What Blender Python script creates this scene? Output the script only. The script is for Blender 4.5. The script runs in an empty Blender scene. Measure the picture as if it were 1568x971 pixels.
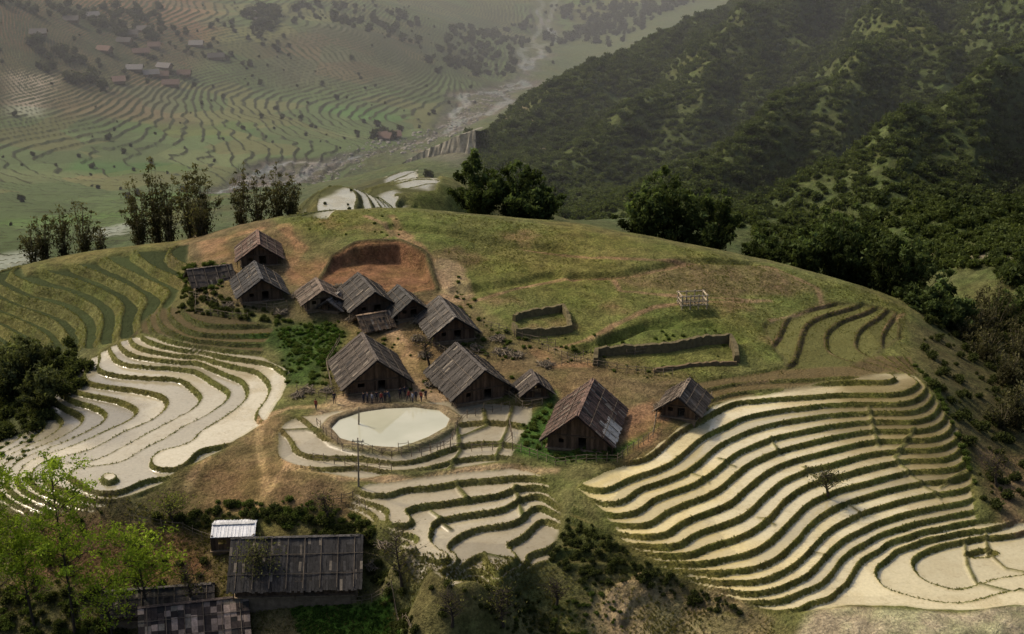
import bpy, math, random, time
import numpy as np
from mathutils import Vector, Matrix
T0=time.time()
rng=np.random.default_rng(7); random.seed(7)
scene=bpy.context.scene
H=78.0; F=2177.8; PT=math.radians(20); cp,sp=math.cos(PT),math.sin(PT)

# ---------------------------------------------------------------- survey helpers (bearing -> world)
def ray(u,v):
    a=(u-784)/F; b=(485.5-v)/F
    return a, cp+b*sp, -sp+b*cp
def P(u,v,z):
    d=ray(u,v); t=(z-H)/d[2]; return (d[0]*t,d[1]*t,z)
def D(u,v,y):
    d=ray(u,v); t=y/d[1]; return (d[0]*t,y,H+d[2]*t)

# ---------------------------------------------------------------- noise
def _h(ix,iy,seed):
    n=(ix*374761393+iy*668265263+seed*974634777)&0xffffffff
    n=((n^(n>>13))*1274126177)&0xffffffff
    return ((n^(n>>16))&0xffff)/65535.0
def vnoise(x,y,seed=0):
    x0=np.floor(x); y0=np.floor(y); fx=x-x0; fy=y-y0
    ix=x0.astype(np.int64); iy=y0.astype(np.int64)
    fx=fx*fx*(3-2*fx); fy=fy*fy*(3-2*fy)
    a=_h(ix,iy,seed); b=_h(ix+1,iy,seed); c=_h(ix,iy+1,seed); d=_h(ix+1,iy+1,seed)
    return (a+(b-a)*fx)*(1-fy)+(c+(d-c)*fx)*fy
def fbm(x,y,sc,oct=3,seed=0):
    r=0; a=1; tot=0
    for o in range(oct):
        r=r+a*(vnoise(x/sc,y/sc,seed+o*17)-.5)*2; tot+=a; a*=.5; sc*=.5
    return r/tot
def sstep(a,b,x):
    t=np.clip((x-a)/(b-a),0,1); return t*t*(3-2*t)

# ---------------------------------------------------------------- terrain control points
ctl=[]
def N(*pts):
    for p in pts: ctl.append(P(*p))
def FR(*pts):
    for p in pts: ctl.append(D(*p))
crest=[(0,425,-3),(50,412,-1.5),(110,396,0),(200,381,2),(250,375,2.5),(300,366,3.5),(350,350,5.5),(420,335,7.5),(500,323,8.5),(590,318,9),(700,325,8.5),(780,336,8),
 (870,347,7),(960,361,6),(1050,379,5),(1180,406,3),(1260,426,2),(1330,446,.5),(1385,470,-1.5)]
for c in crest:
    p=P(*c); ctl.append(p); s=p[0]/p[1]
    if 430<c[0]<740:
        ctl.append((s*p[1]*1.08,p[1]*1.08,p[2]-9))
    else:
        ctl.append((s*p[1]*1.1,p[1]*1.1,p[2]-10)); ctl.append((s*p[1]*1.32,p[1]*1.32,p[2]-44))
N((520,305,-10),(620,287,-12),(680,290,-11),(470,318,-10),(590,308,-10),(560,290,-13),(650,272,-14))
for c in [(480,300),(560,285),(640,265),(700,270)]:
    p=P(c[0],c[1],-13); k=1.25; ctl.append((p[0]*k,p[1]*k,-50))
N((600,368,8.2),(540,378,7.6),(645,385,7.8),(700,400,6.5),(800,380,6.7),(900,400,5.5),(1000,420,4.5),(1100,440,3.5),(800,440,4.5),(900,450,4),(1000,480,3),
  (1100,500,2.5),(1200,470,1.5),(1300,490,0),(1100,540,1.5),(1200,540,.8),(1300,540,-.2),(1380,520,-1.5),(480,370,7),(660,440,5),(560,440,5),(500,400,6))
N((1420,585,-1.6),(1470,600,-4),(1500,650,-6),(1568,600,-9),(1568,700,-9),(1520,720,-7.5),(1450,510,-5),(1500,520,-9),(1568,520,-16),(1568,560,-12),(1540,780,-8.2))
N((400,400,5.7),(320,430,4),(400,450,4),(480,470,3.5),(620,480,3.4),(700,490,3),(760,500,3),(700,530,1.8),(565,590,.5),(640,560,1),(720,600,.5),
  (820,520,2),(820,600,.6),(900,575,1.1),(900,650,.1),(960,690,-.15),(1000,600,.5),(1045,620,.2),(850,690,-.3),(800,640,0),(1000,660,-.1),
  (500,650,0),(600,615,.1),(690,640,0),(600,690,0),(600,655,0),(480,500,2),(480,550,.8),(430,500,2.2),(330,490,2.6),(250,480,1.5),(340,530,.8))
# right fan of terraces
R=[[(985,702),(1040,660),(1090,630),(1130,615),(1250,605),(1405,585)],
[(960,735),(1020,712),(1060,680),(1110,650),(1160,632),(1260,618),(1415,597)],
[(900,763),(980,748),(1050,722),(1090,690),(1130,665),(1190,646),(1290,632),(1425,610)],
[(915,782),(1000,766),(1075,735),(1115,705),(1155,680),(1220,660),(1310,645),(1435,625)],
[(930,800),(1020,785),(1100,750),(1140,715),(1180,693),(1240,675),(1330,658),(1445,640)],
[(945,815),(1040,803),(1120,770),(1160,732),(1200,708),(1260,690),(1350,672),(1455,655)],
[(965,832),(1060,820),(1140,790),(1180,750),(1220,724),(1290,703),(1370,688),(1465,670)],
[(990,846),(1080,838),(1160,808),(1200,765),(1240,738),(1310,718),(1390,703),(1470,686)],
[(1015,860),(1100,856),(1180,828),(1220,785),(1262,755),(1330,735),(1400,720),(1478,703)],
[(1050,873),(1120,872),(1195,850),(1235,805),(1280,772),(1340,752),(1410,738),(1484,722)],
[(1090,888),(1150,888),(1215,865),(1252,825),(1300,790),(1360,770),(1420,757),(1488,742)],
[(1120,903),(1180,902),(1235,880),(1268,845),(1320,808),(1380,787),(1440,775),(1492,762)],
[(1140,920),(1200,916),(1256,893),(1288,855),(1335,822),(1390,803),(1440,792),(1492,782)],
[(1190,935),(1240,922),(1283,903),(1308,870),(1345,840),(1390,820),(1440,808),(1492,797)],
[(1470,924),(1390,912),(1345,888),(1340,865),(1370,842),(1420,824),(1500,812)],
[(1470,905),(1420,893),(1392,870),(1405,848),(1450,832),(1500,822)]]
for k,l in enumerate(R):
    for p in l: ctl.append(P(p[0],p[1],-.4-.6*k))
N((875,745,-1.3),(905,725,-.75),(1480,865,-9.75),(1350,945,-8.1),(1500,950,-8.1),(1250,955,-8.5),(1568,940,-8.1),(1568,870,-9.6),(1450,985,-8.4))
# left fan: a bay of nested hairpin terraces
L=[(-.6,[(205,525),(300,543),(385,565),(415,590),(392,632)]),(-.95,[(335,668),(265,710)]),
(-1.2,[(190,535),(280,553),(355,575),(380,597),(350,634)]),(-1.35,[(290,672),(225,708),(170,742)]),
(-1.8,[(175,545),(260,562),(325,583),(350,602),(315,636),(250,674),(185,708),(125,740)]),
(-2.4,[(150,560),(240,578),(295,597),(303,615),(270,640),(205,675),(140,706),(75,738)]),
(-3.0,[(130,578),(210,596),(255,613),(245,633),(190,660),(120,693),(50,722)]),
(-3.6,[(105,590),(180,611),(212,628),(190,648),(130,674),(60,700)])]
for z,l in L:
    for p in l: ctl.append(P(p[0],p[1],z))
N((300,532,.4),(430,565,0),(432,610,-.2),(130,630,-4.6),(70,650,-6),(0,690,-6.5),(0,760,-5.0),(60,775,-4.2),(140,785,-3.5))
N((280,440,2),(250,410,2.6),(300,400,4),(200,440,0),(215,500,0),(150,450,-1.5),(150,520,-2.5),(100,440,-2),(50,450,-3),(0,440,-3.7),(0,500,-7),(80,540,-6),(50,600,-8),(0,600,-10))
N((385,690,-1.5),(320,730,-2.5),(245,780,-4.0),(280,770,-4.0),(400,770,-3.2),(340,800,-5),(460,740,-1.8),(510,765,-2.8),(540,795,-4.2),
  (440,660,-.5),(440,700,-.8),(560,722,-1.2),(700,712,-1.2),(780,695,-.9))
C=[(-1.8,[(800,728),(700,738),(620,748),(560,755)]),
(-2.4,[(820,744),(760,755),(680,767),(620,785),(600,802),(612,840),(655,878)]),
(-3.0,[(828,758),(780,770),(710,785),(660,802),(637,822),(647,852),(690,888)]),
(-3.6,[(832,776),(800,790),(740,805),(700,822),(686,842),(695,865),(725,892)]),
(-4.2,[(838,796),(800,817),(762,832),(748,852),(760,877)]),
(-4.8,[(842,818),(835,838),(805,852),(795,870)])]
for z,l in C:
    for p in l: ctl.append(P(p[0],p[1],z))
N((890,810,-3.9),(905,845,-5.0),(860,870,-6.0),(950,872,-6.2),(1000,905,-7.9),(800,910,-7.5),(720,940,-8.8),(900,940,-9.3),(1050,940,-9.8),(1150,965,-9.8),(1000,975,-10.5))
N((360,830,-5.8),(450,895,-8),(560,890,-7.6),(600,880,-6.8),(620,950,-9.5),(500,960,-10.5),(300,960,-11.5),(150,860,-8.0),(200,910,-10),(0,860,-9.5),(0,971,-14),(100,971,-13),
  (784,1100,-16),(0,1100,-21),(1568,1100,-13),(-300,700,-13),(-300,500,-15),(-300,1000,-24),(1900,700,-15),(1900,900,-13),(1900,600,-17),(1900,1050,-16))
# far valley
FR((450,250,750),(600,228,800),(690,195,900),(795,130,1150),(830,60,1500),(100,300,620),(0,395,450),(200,340,520),(300,255,720),(100,200,780),(0,210,760),
   (100,100,900),(100,0,1050),(300,120,960),(300,0,1200),(0,0,960),(540,50,1120),(500,110,1020),(600,140,1000),(620,15,1350),(700,100,1160),(750,0,1600),(330,300,600),(430,300,560),
   (870,95,1280),(1000,35,1500),(1100,-15,1700),(784,-150,2500),(0,-200,1800),(784,-380,4200),(-500,-350,3500),(2200,-380,3500),(1300,-250,2600),(-400,300,560),(-400,430,330),(-300,0,880),(-500,150,700),
   (200,180,820),(400,180,870))
FR((720,207,650),(800,157,720),(870,117,780),(1000,64,870),(1130,10,960),(1250,-50,1050),(760,260,570),(900,250,600),(1000,150,700),(1000,300,500),(1100,200,600),(1100,330,430),(1200,100,700),
   (1200,250,520),(1300,0,820),(1300,180,560),(1400,100,620),(1400,280,440),(1500,0,680),(1500,200,500),(1568,100,560),(1568,300,400),(1500,400,340),(850,330,490),(1290,380,390),
   (1620,450,300),(2000,200,450),(2000,480,260),(1800,-100,700),(660,250,680))
for c in [(720,207,650),(800,157,720),(870,117,780),(1000,64,870),(1130,10,960)]:
    p=D(*c); ctl.append((p[0]-28,p[1]+60,p[2]-38))
ctl=np.array(ctl)
cs=ctl[:,0]/ctl[:,1]; cq=np.log(ctl[:,1]); cz=ctl[:,2]
def phi(r2): return 0.5*r2*np.log(r2+1e-12)
n=len(ctl)
A=np.zeros((n+3,n+3)); A[:n,:n]=phi((cs[:,None]-cs)**2+(cq[:,None]-cq)**2)+np.eye(n)*1.2e-5
A[:n,n]=1;A[:n,n+1]=cs;A[:n,n+2]=cq;A[n:,:n]=A[:n,n:].T
W=np.linalg.solve(A,np.concatenate([cz,[0,0,0]]))
gs=np.arange(-.80,.8001,.005); gq=np.arange(math.log(90),math.log(4700),.005)
G=np.zeros((len(gq),len(gs)))
for i in range(0,len(gq),16):
    q=gq[i:i+16]; QQ,SS=np.meshgrid(q,gs,indexing='ij')
    r2=(SS.ravel()[:,None]-cs)**2+(QQ.ravel()[:,None]-cq)**2
    G[i:i+16]=(phi(r2)@W[:n]+W[n]+W[n+1]*SS.ravel()+W[n+2]*QQ.ravel()).reshape(QQ.shape)
# fine fan grid
ys=[96.0]
while ys[-1]<4500:
    y=ys[-1]; d=.24 if y<262 else min(y*.0031,.24+(y-262)*.03)
    ys.append(y+d)
ys=np.array(ys); qf=np.log(ys)
sf=np.concatenate([np.linspace(-.78,-.42,36,endpoint=False),np.linspace(-.42,.42,800),np.linspace(.42,.78,37)[1:]])
def cubmat(g,x):
    h=g[1]-g[0]; t=(x-g[0])/h; i=np.clip(np.floor(t).astype(int),1,len(g)-3); f=t-i
    M=np.zeros((len(x),len(g))); a=np.arange(len(x))
    M[a,i-1]=-.5*f+f*f-.5*f**3; M[a,i]=1-2.5*f*f+1.5*f**3; M[a,i+1]=.5*f+2*f*f-1.5*f**3; M[a,i+2]=-.5*f*f+.5*f**3
    return M
Mq=cubmat(gq,qf); Ms=cubmat(gs,sf)
Z=Mq@G@Ms.T
Gq,Gs=np.gradient(G,.005,.005)
Y=np.repeat(ys[:,None],len(sf),1); S=np.repeat(sf[None,:],len(ys),0); X=S*Y
gx=(Mq@Gs@Ms.T)/Y; gy=(Mq@Gq@Ms.T)/Y-S*gx
GR=np.sqrt(gx*gx+gy*gy)+1e-4
NR,NC=Z.shape

def hit(u,v,ZZ=None):
    ZZ=Z if ZZ is None else ZZ
    d=ray(u,v); s=d[0]/d[1]; m=d[2]/d[1]
    j=int(np.clip(np.searchsorted(sf,s)-1,0,NC-2)); f=(s-sf[j])/(sf[j+1]-sf[j])
    col=ZZ[:,j]*(1-f)+ZZ[:,j+1]*f
    w=np.nonzero(col>=H+m*ys)[0]
    if len(w)==0: y=1500.
    else:
        i=w[0]
        if i==0: y=ys[0]
        else:
            a=(H+m*ys[i-1])-col[i-1]; b=col[i]-(H+m*ys[i]); y=ys[i-1]+(ys[i]-ys[i-1])*a/(a+b+1e-9)
    return (s*y,y)
def gz(x,y):
    s=x/y; i=int(np.clip(np.searchsorted(ys,y)-1,0,NR-2)); j=int(np.clip(np.searchsorted(sf,s)-1,0,NC-2))
    a=min(max((y-ys[i])/(ys[i+1]-ys[i]),0),1); b=min(max((s-sf[j])/(sf[j+1]-sf[j]),0),1)
    return (Z[i,j]*(1-b)+Z[i,j+1]*b)*(1-a)+(Z[i+1,j]*(1-b)+Z[i+1,j+1]*b)*a
def wpoly(px): return np.array([hit(*p) for p in px])
def box(pg,pad):
    y0,y1=pg[:,1].min()-pad,pg[:,1].max()+pad
    r0,r1=np.searchsorted(ys,y0),np.searchsorted(ys,y1)
    r0=max(r0-1,0); r1=min(r1+1,NR)
    ss=[(pg[:,0].min()-pad)/max(yy,50) for yy in (max(y0,90),y1)]+[(pg[:,0].max()+pad)/max(yy,50) for yy in (max(y0,90),y1)]
    c0,c1=max(np.searchsorted(sf,min(ss))-1,0),min(np.searchsorted(sf,max(ss))+1,NC)
    return slice(r0,r1),slice(c0,c1)
def sdist(pg,x,y,closed=True):
    d=np.full(x.shape,1e9); ins=np.zeros(x.shape,bool); n=len(pg)
    for i in range(n if closed else n-1):
        ax,ay=pg[i]; bx,by=pg[(i+1)%n]; ex,ey=bx-ax,by-ay; L2=ex*ex+ey*ey+1e-9
        t=np.clip(((x-ax)*ex+(y-ay)*ey)/L2,0,1)
        d=np.minimum(d,(x-ax-t*ex)**2+(y-ay-t*ey)**2)
        if closed:
            c=((ay>y)!=(by>y))
            if by!=ay: ins^=c&(x<(bx-ax)*(y-ay)/(by-ay)+ax)
    d=np.sqrt(d)
    return np.where(ins,d,-d) if closed else d
def region(px,soft=1.,jit=1.,world=False,jsc=5.):
    pg=np.array(px,float) if world else wpoly(px)
    r,c=box(pg,soft*2+jit*2+1)
    x,y=X[r,c],Y[r,c]
    d=sdist(pg,x,y)+(fbm(x,y,jsc,3,5)*jit if jit else 0)
    return r,c,sstep(-soft,soft,d)
def line(px,width,soft=.4,jit=.4,world=False):
    pg=np.array(px,float) if world else wpoly(px); r,c=box(pg,width+3)
    x,y=X[r,c],Y[r,c]; d=width-sdist(pg,x,y,False)+fbm(x,y,3.,2,9)*jit
    return r,c,sstep(-soft,soft,d)
def DW(l): return [D(*c)[:2] for c in l]

COL=np.zeros((NR,NC,4),np.float32); BEN=np.zeros((NR,NC,4),np.float32); M=np.full((NR,NC),-5.,np.float32); TM=np.zeros((NR,NC),np.float32)
AUX=np.zeros((NR,NC,4),np.float32)
def paint(reg,c,k=1.):
    r,cc,w=reg; w=w*k
    for i in range(3): COL[r,cc,i]=COL[r,cc,i]*(1-w)+c[i]*w
def paintB(reg,c,wet,k=1.):
    r,cc,w=reg; w=w*k; c=list(c)+[wet]
    for i in range(4): BEN[r,cc,i]=BEN[r,cc,i]*(1-w)+c[i]*w
grass=(.115,.125,.042); dry=(.155,.13,.062); dark=(.06,.072,.032); water=(.60,.53,.33); garden=(.05,.10,.02)
near=1-sstep(300,420,Y)
for i in range(3):
    COL[...,i]=near*(grass[i]*.6+dry[i]*.4)+(1-near)*(.085,.105,.05)[i]
BEN[...,:3]=(.12,.13,.06)
Zn=Z.copy()
DET=near*fbm(X,Y,6,4,3)*.28+(1-near)*fbm(X,Y,70,4,4)*4.
# hillside spurs
hp=DW([(715,210,655),(800,157,735),(870,117,800),(1000,64,900),(1130,10,1000),(1250,-50,1100),(1900,-60,1000),(2300,100,500),(2000,450,280),(1620,440,300),(1500,400,335),(1290,390,370),(1100,340,415),(850,345,470),(740,280,540)])
def ridge(x,y):
    pp=(x*.86-y*.51)+fbm(x,y,150,3,12)*42; al=x*.51+y*.86
    a=1-np.abs(((pp/78.)%1)*2-1); b=1-np.abs((((pp+al*.35+fbm(x,y,50,2,14)*10)/29.)%1)*2-1)
    return a*a*(3-2*a)*.6+a*.4, b
rh=region(hp,25.,12.,world=True,jsc=40)
r,c,w=rh; x,y=X[r,c],Y[r,c]
rid,rid2=ridge(x,y)
edge=sstep(0,110,sdist(np.array(hp),x,y))
Zn[r,c]+=w*((rid-.5)*25*edge+(rid2-.5)*7*edge+fbm(x,y,30,4,30)*4)
paint(rh,(.06,.08,.03))
k=np.clip(rid**2*.8+rid2*.15,0,1)*w
for i in range(3): COL[r,c,i]=COL[r,c,i]*(1-k)+(.082,.10,.036)[i]*k
bare=sstep(.35,.7,fbm(x,y,60,4,77))*w*.4
for i in range(3): COL[r,c,i]=COL[r,c,i]*(1-bare)+(.115,.09,.055)[i]*bare

def terrace(px,step,off,wr,wb,bund=.16,soft=.8,jit=.6,wob=.04,world=False,clip=1.,fit=1.):
    rg=region(px,soft,jit,world=world); r,c,w=rg
    x,y=X[r,c],Y[r,c]; zb=Z[r,c]+fbm(x,y,7*fit,3,21)*wob*step*2+fbm(x,y,22*fit,2,25)*wob*step*2
    t=(zb-off)/step; kk=np.floor(t); f=t-kk; g=GR[r,c]
    din=f*step/g; dout=(1-f)*step/g; tot=step/g
    var=1+.4*fbm(x,y,9*fit,2,26)+.25*fbm(x,y,1.6*fit,2,28)
    WR=np.minimum(wr,.45*tot)*var; WB=np.minimum(wb,.14*tot)*var
    rise=sstep(0,1,1-np.clip(dout/WR,0,1))
    zt=off+step*(kk+rise)+np.where(din<WB*1.1,bund*(1-sstep(.6,1.1,din/WB)),0)
    Zn[r,c]=Zn[r,c]*(1-w)+zt*w
    m=np.minimum(din-WB,dout-WR)/fit
    M[r,c]=np.where(w>.5,m,M[r,c]); TM[r,c]=np.maximum(TM[r,c],w*clip)
    DET[r,c]*=(1-w)
    hsh=_h(kk.astype(np.int64),(np.floor(fbm(x,y,40*fit,1,77)*2)).astype(np.int64),5)
    AUX[r,c,2]=np.where(w>.5,hsh,AUX[r,c,2])
    return rg
def bunds(lst,h=.3,wd=.3,col=(.11,.11,.038)):
    for l in lst:
        r_=line(l,wd,.2,.15); Zn[r_[0],r_[1]]+=r_[2]*h; TM[r_[0],r_[1]]*=(1-r_[2]); paint(r_,col)

# ---- right fan
pR=[(885,745),(985,699),(1040,652),(1090,622),(1130,608),(1405,575),(1425,600),(1470,660),(1490,740),(1500,795),(1568,800),(1700,810),(1700,960),(1560,925),(1470,933),(1380,925),(1300,925),(1190,940),(1120,915),(1015,868),(950,826)]
rR=terrace(pR,.6,-.4,.40,.17,bund=.1,wob=.07); paint(rR,(.15,.145,.042)); paintB(rR,water,1.)
paintB(region([(880,740),(985,699),(1060,700),(1120,720),(1100,790),(1180,840),(1230,850),(1200,920),(1100,900),(1000,860),(930,810)],4,3),(.68,.565,.27),1.,.85)
paintB(region([(1230,595),(1440,580),(1500,700),(1500,760),(1400,745),(1330,705),(1280,670)],8,3),(.27,.21,.085),.6,.9)
paintB(region([(1300,590),(1440,580),(1500,700),(1500,770),(1440,765),(1370,700)],8,3),(.135,.11,.04),.3,.9)
paintB(region([(1390,760),(1495,740),(1500,800),(1400,800)],3,2),(.27,.22,.115),.6,.7)
rp=region([(1250,930),(1330,930),(1480,940),(1700,930),(1700,1010),(1200,1010)],.8,.4); paint(rp,(.36,.31,.21)); TM[rp[0],rp[1]]*=(1-rp[2])
rT=terrace([(1000,592),(1200,562),(1395,545),(1412,578),(1130,607),(1085,618)],.35,-.05,.4,.2,bund=.06); paint(rT,(.12,.112,.04)); paintB(rT,(.13,.10,.047),0)
# ---- left fan
rL=terrace([(200,514),(300,530),(400,545),(445,565),(435,600),(408,640),(350,680),(215,760),(140,785),(30,790),(-60,760),(-60,690),(60,655),(60,600),(120,560)],.6,-.6,.44,.19,bund=.1,wob=.06)
paint(rL,(.12,.118,.04)); paintB(rL,(.50,.45,.32),1.); paintB(region([(60,560),(200,590),(230,640),(150,680),(-60,690),(0,600)],3,3),(.2,.18,.13),.8,.7)
paintB(region([(200,514),(420,550),(380,580),(170,545)],1.5,1),(.22,.18,.10),.4,.7)
# ---- upper-left green terraces
rU=terrace([(-60,432),(40,420),(130,400),(290,372),(290,400),(270,455),(240,505),(150,530),(60,545),(-60,520)],1.15,-.1,.9,1.,bund=.28); paint(rU,(.125,.125,.046)); paintB(rU,(.05,.066,.024),0)
rU2=terrace([(240,470),(300,470),(420,500),(400,540),(300,525),(200,510)],.6,0,.5,.3,bund=.05); paint(rU2,(.08,.08,.032)); paintB(rU2,(.125,.10,.05),0)
# ---- centre terraces
rC=terrace([(560,740),(700,722),(800,710),(835,732),(852,765),(862,800),(850,860),(800,893),(690,905),(610,860),(585,800),(530,775)],.6,0,.42,.19,wob=.07)
paint(rC,(.14,.13,.045)); paintB(rC,(.34,.295,.20),.6); paintB(region([(630,800),(800,740),(845,735),(800,790),(700,815),(680,870)],3,2),(.50,.44,.29),1.,.8)
bunds([[(790,745),(800,790)],[(660,780),(690,810)],[(700,740),(715,765)],[(740,850),(790,860)]])
# ---- plots round the pond
rP=terrace([(425,660),(450,640),(500,632),(560,618),(700,612),(815,612),(812,640),(785,700),(700,716),(560,730),(450,715),(425,700)],.45,-.12,.42,.25)
paint(rP,(.14,.125,.05)); paintB(rP,(.34,.30,.21),.6)
bunds([[(700,655),(705,690),(690,715)],[(740,625),(745,650),(705,668)],[(785,620),(775,660),(760,700)],[(430,660),(470,655),(510,665)]])
rG=terrace([(880,770),(950,835),(1015,875),(1120,920),(1140,950),(1000,905),(880,875),(840,860),(865,800)],.8,-.2,.7,.3); paint(rG,(.075,.085,.028)); paintB(rG,(.13,.122,.045),0)
bunds([[(1180,668),(1192,692)],[(1060,722),(1085,735)],[(1230,715),(1255,735)],[(1160,790),(1185,800)],[(1300,770),(1320,790)],[(1240,840),(1265,850)],[(1480,720),(1440,745)],[(1400,655),(1370,700),(1400,730),(1440,760)],[(1330,620),(1345,680)],[(1100,700),(1125,712)],
  [(1478,830),(1482,865),(1500,895),(1568,905)],[(1510,812),(1515,850),(1540,868),(1568,872)]],.25,.25,(.13,.125,.048))
# ---- knoll
rK0=region([(420,335),(590,319),(780,337),(960,362),(1180,407),(1385,471),(1395,550),(1200,565),(1000,585),(900,560),(760,510),(700,430),(640,390),(500,360)],4,3); paint(rK0,(.13,.138,.043))
paint(region([(940,428),(1050,400),(1180,410),(1250,445),(1100,455),(1000,445)],2,2),(.165,.125,.062))
paint(region([(700,350),(900,360),(1100,400),(900,410),(740,400)],8,8),(.145,.14,.049),.7)
rK=terrace([(1165,495),(1265,462),(1372,478),(1380,515),(1300,560),(1205,562)],.5,.1,.5,.25,bund=.05); paint(rK,(.12,.09,.044)); paintB(rK,(.14,.14,.048),0)
paint(region([(1150,500),(1000,470),(960,520),(1120,520)],3,2),(.095,.118,.033))
for (u,v,w_) in [(700,395,9),(800,362,6),(560,350,6),(850,500,7),(1120,470,6),(940,470,5),(1200,520,6),(760,460,6),(500,340,5)]:
    paint(region([(u-w_*5,v),(u,v-w_*1.6),(u+w_*5,v+2),(u,v+w_*1.6)],1.5,2.5,jsc=3),(.20,.13,.072),.6)
for l in [[(880,425),(960,420),(1060,400),(1180,410)],[(700,470),(800,440),(880,425)],[(820,540),(900,520),(1000,470),(1160,462)],[(1180,410),(1250,440),(1260,470),(1180,490)],[(1180,410),(1205,435),(1190,440)],[(940,430),(950,445),(1060,455),(1180,462)],[(560,330),(600,350),(640,385)],[(760,375),(900,395),(1050,400)],[(590,340),(600,360),(570,375)],[(1385,480),(1330,520),(1200,575),(1090,600)]]:
    paint(line(l,.4),(.23,.16,.09))
for l in [[(880,425),(960,420),(1060,400),(1150,403)],[(700,445),(800,432),(850,420)],[(930,520),(1000,495),(1100,480)],[(600,345),(760,372),(860,380)],[(880,540),(980,500),(1090,495),(1130,520)]]:
    r,c,w=line(l,1.0,.8,.2); Zn[r,c]-=w*.75
# ---- village earth
paint(region([(300,345),(430,345),(470,380),(500,400),(660,400),(700,430),(760,500),(840,530),(1000,560),(1095,600),(1030,690),(960,700),(930,640),(840,630),(780,600),(690,615),(560,605),(500,600),(540,520),(440,480),(300,470),(270,410)],2.5,2.5),(.15,.11,.062),.8)
paint(region([(520,600),(580,590),(700,600),(780,620),(700,625),(600,615),(520,635),(470,640)],1,.6),(.30,.225,.14))
paint(region([(940,640),(1000,610),(1030,640),(990,680),(945,695)],.8,.5),(.27,.165,.095))
paint(region([(800,650),(850,600),(850,690),(940,690),(1010,650),(940,705),(850,708),(785,692)],1,.6),garden)
paint(region([(415,500),(500,485),(535,510),(505,560),(490,590),(440,590),(430,540),(370,510)],1.2,1),(.05,.08,.02))
for l,wd in [([(585,480),(605,515),(625,545),(630,585),(640,605)],1.3),([(430,345),(460,380),(445,415),(470,440)],.8),([(600,330),(625,370),(660,400),(690,450),(650,475),(600,500)],.9),([(690,410),(700,450)],2.5),([(820,535),(850,560),(900,560)],.8),([(320,375),(400,350)],.8)]:
    paint(line(l,wd,.5,.8),(.32,.23,.14) if wd>1 else (.27,.17,.095),.8)
paint(region([(300,372),(350,362),(350,392),(310,400)],1,1),(.27,.165,.09),.8)
paint(region([(440,390),(520,400),(500,440),(450,430)],1.5,1.5),(.23,.135,.07),.7)
rS=region([(492,434),(512,398),(548,380),(610,375),(647,394),(662,440),(620,447),(560,442)],.6,.2); r,c,w=rS
Zn[r,c]=Zn[r,c]*(1-w)+np.minimum(Zn[r,c],4.9)*w
rS=region([(486,436),(508,394),(546,373),(614,369),(654,391),(670,442),(620,449),(560,444)],.5,.3)
paint(rS,(.20,.105,.056))
rim=line([(486,436),(508,394),(546,373),(614,369),(654,391),(670,442)],.4,.3,.1); paint(rim,(.09,.075,.036)); Zn[rim[0],rim[1]]+=rim[2]*.35
paint(region([(300,720),(408,640),(430,640),(425,700),(470,725),(540,750),(540,800),(400,790),(330,800),(200,780),(215,765)],1.5,1.5),(.165,.12,.064))
for l in [[(440,715),(410,750),(385,785)],[(400,640),(395,690),(410,750)],[(400,640),(440,625),(500,620)],[(440,700),(440,715),(520,730),(620,735),(760,712),(850,720)],[(320,700),(300,720),(290,745)]]:
    paint(line(l,.6),(.32,.23,.13))
# bottom area
paint(region([(600,870),(700,905),(800,900),(900,870),(1000,905),(1140,950),(1200,1000),(600,1000)],2,3),(.13,.122,.05))
paint(region([(890,930),(930,895),(1000,890),(1100,910),(1180,950),(1190,1010),(900,1010)],1,1),(.25,.20,.11))
for l in [[(985,885),(940,910),(930,940),(950,975)],[(1000,900),(960,920),(950,950)]]:
    r,c,w=line(l,.6); Zn[r,c]+=w*.5; paint((r,c,w),(.31,.24,.14))
paint(region([(-50,790),(330,800),(600,870),(640,1000),(-50,1000)],2,2),(.105,.092,.044))
paint(region([(60,810),(180,805),(290,820),(330,880),(150,895),(20,900)],1.5,1.5),(.18,.11,.06))
paint(region([(435,912),(600,900),(620,1000),(470,1000)],.6,.4),(.07,.13,.02))
paint(region([(-60,520),(110,520),(150,570),(60,660),(-60,690)],3,3),dark)
paint(region([(1400,500),(1600,480),(1600,780),(1500,780),(1490,700),(1420,590)],3,3),(.09,.085,.038))
paint(region([(1505,700),(1568,700),(1568,830),(1520,800)],2,2),(.18,.13,.075))
# back shoulder paddies
rW=terrace([(440,332),(470,302),(590,268),(640,258),(675,278),(668,292),(600,297),(640,318),(500,333)],1.2,-.3,1.4,1.0,soft=.5); paint(rW,(.09,.095,.04)); paintB(rW,(.10,.105,.045),0); paintB(region([(590,266),(640,258),(672,278),(660,292),(615,287)],1.5,1.5),(.36,.35,.27),.9); paintB(region([(470,318),(500,300),(600,290),(618,300),(560,322),(490,328)],1.5,1.5),(.34,.33,.25),.9)
paint(region([(600,318),(700,325),(710,300),(640,295)],2,2),(.11,.12,.04))
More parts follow.
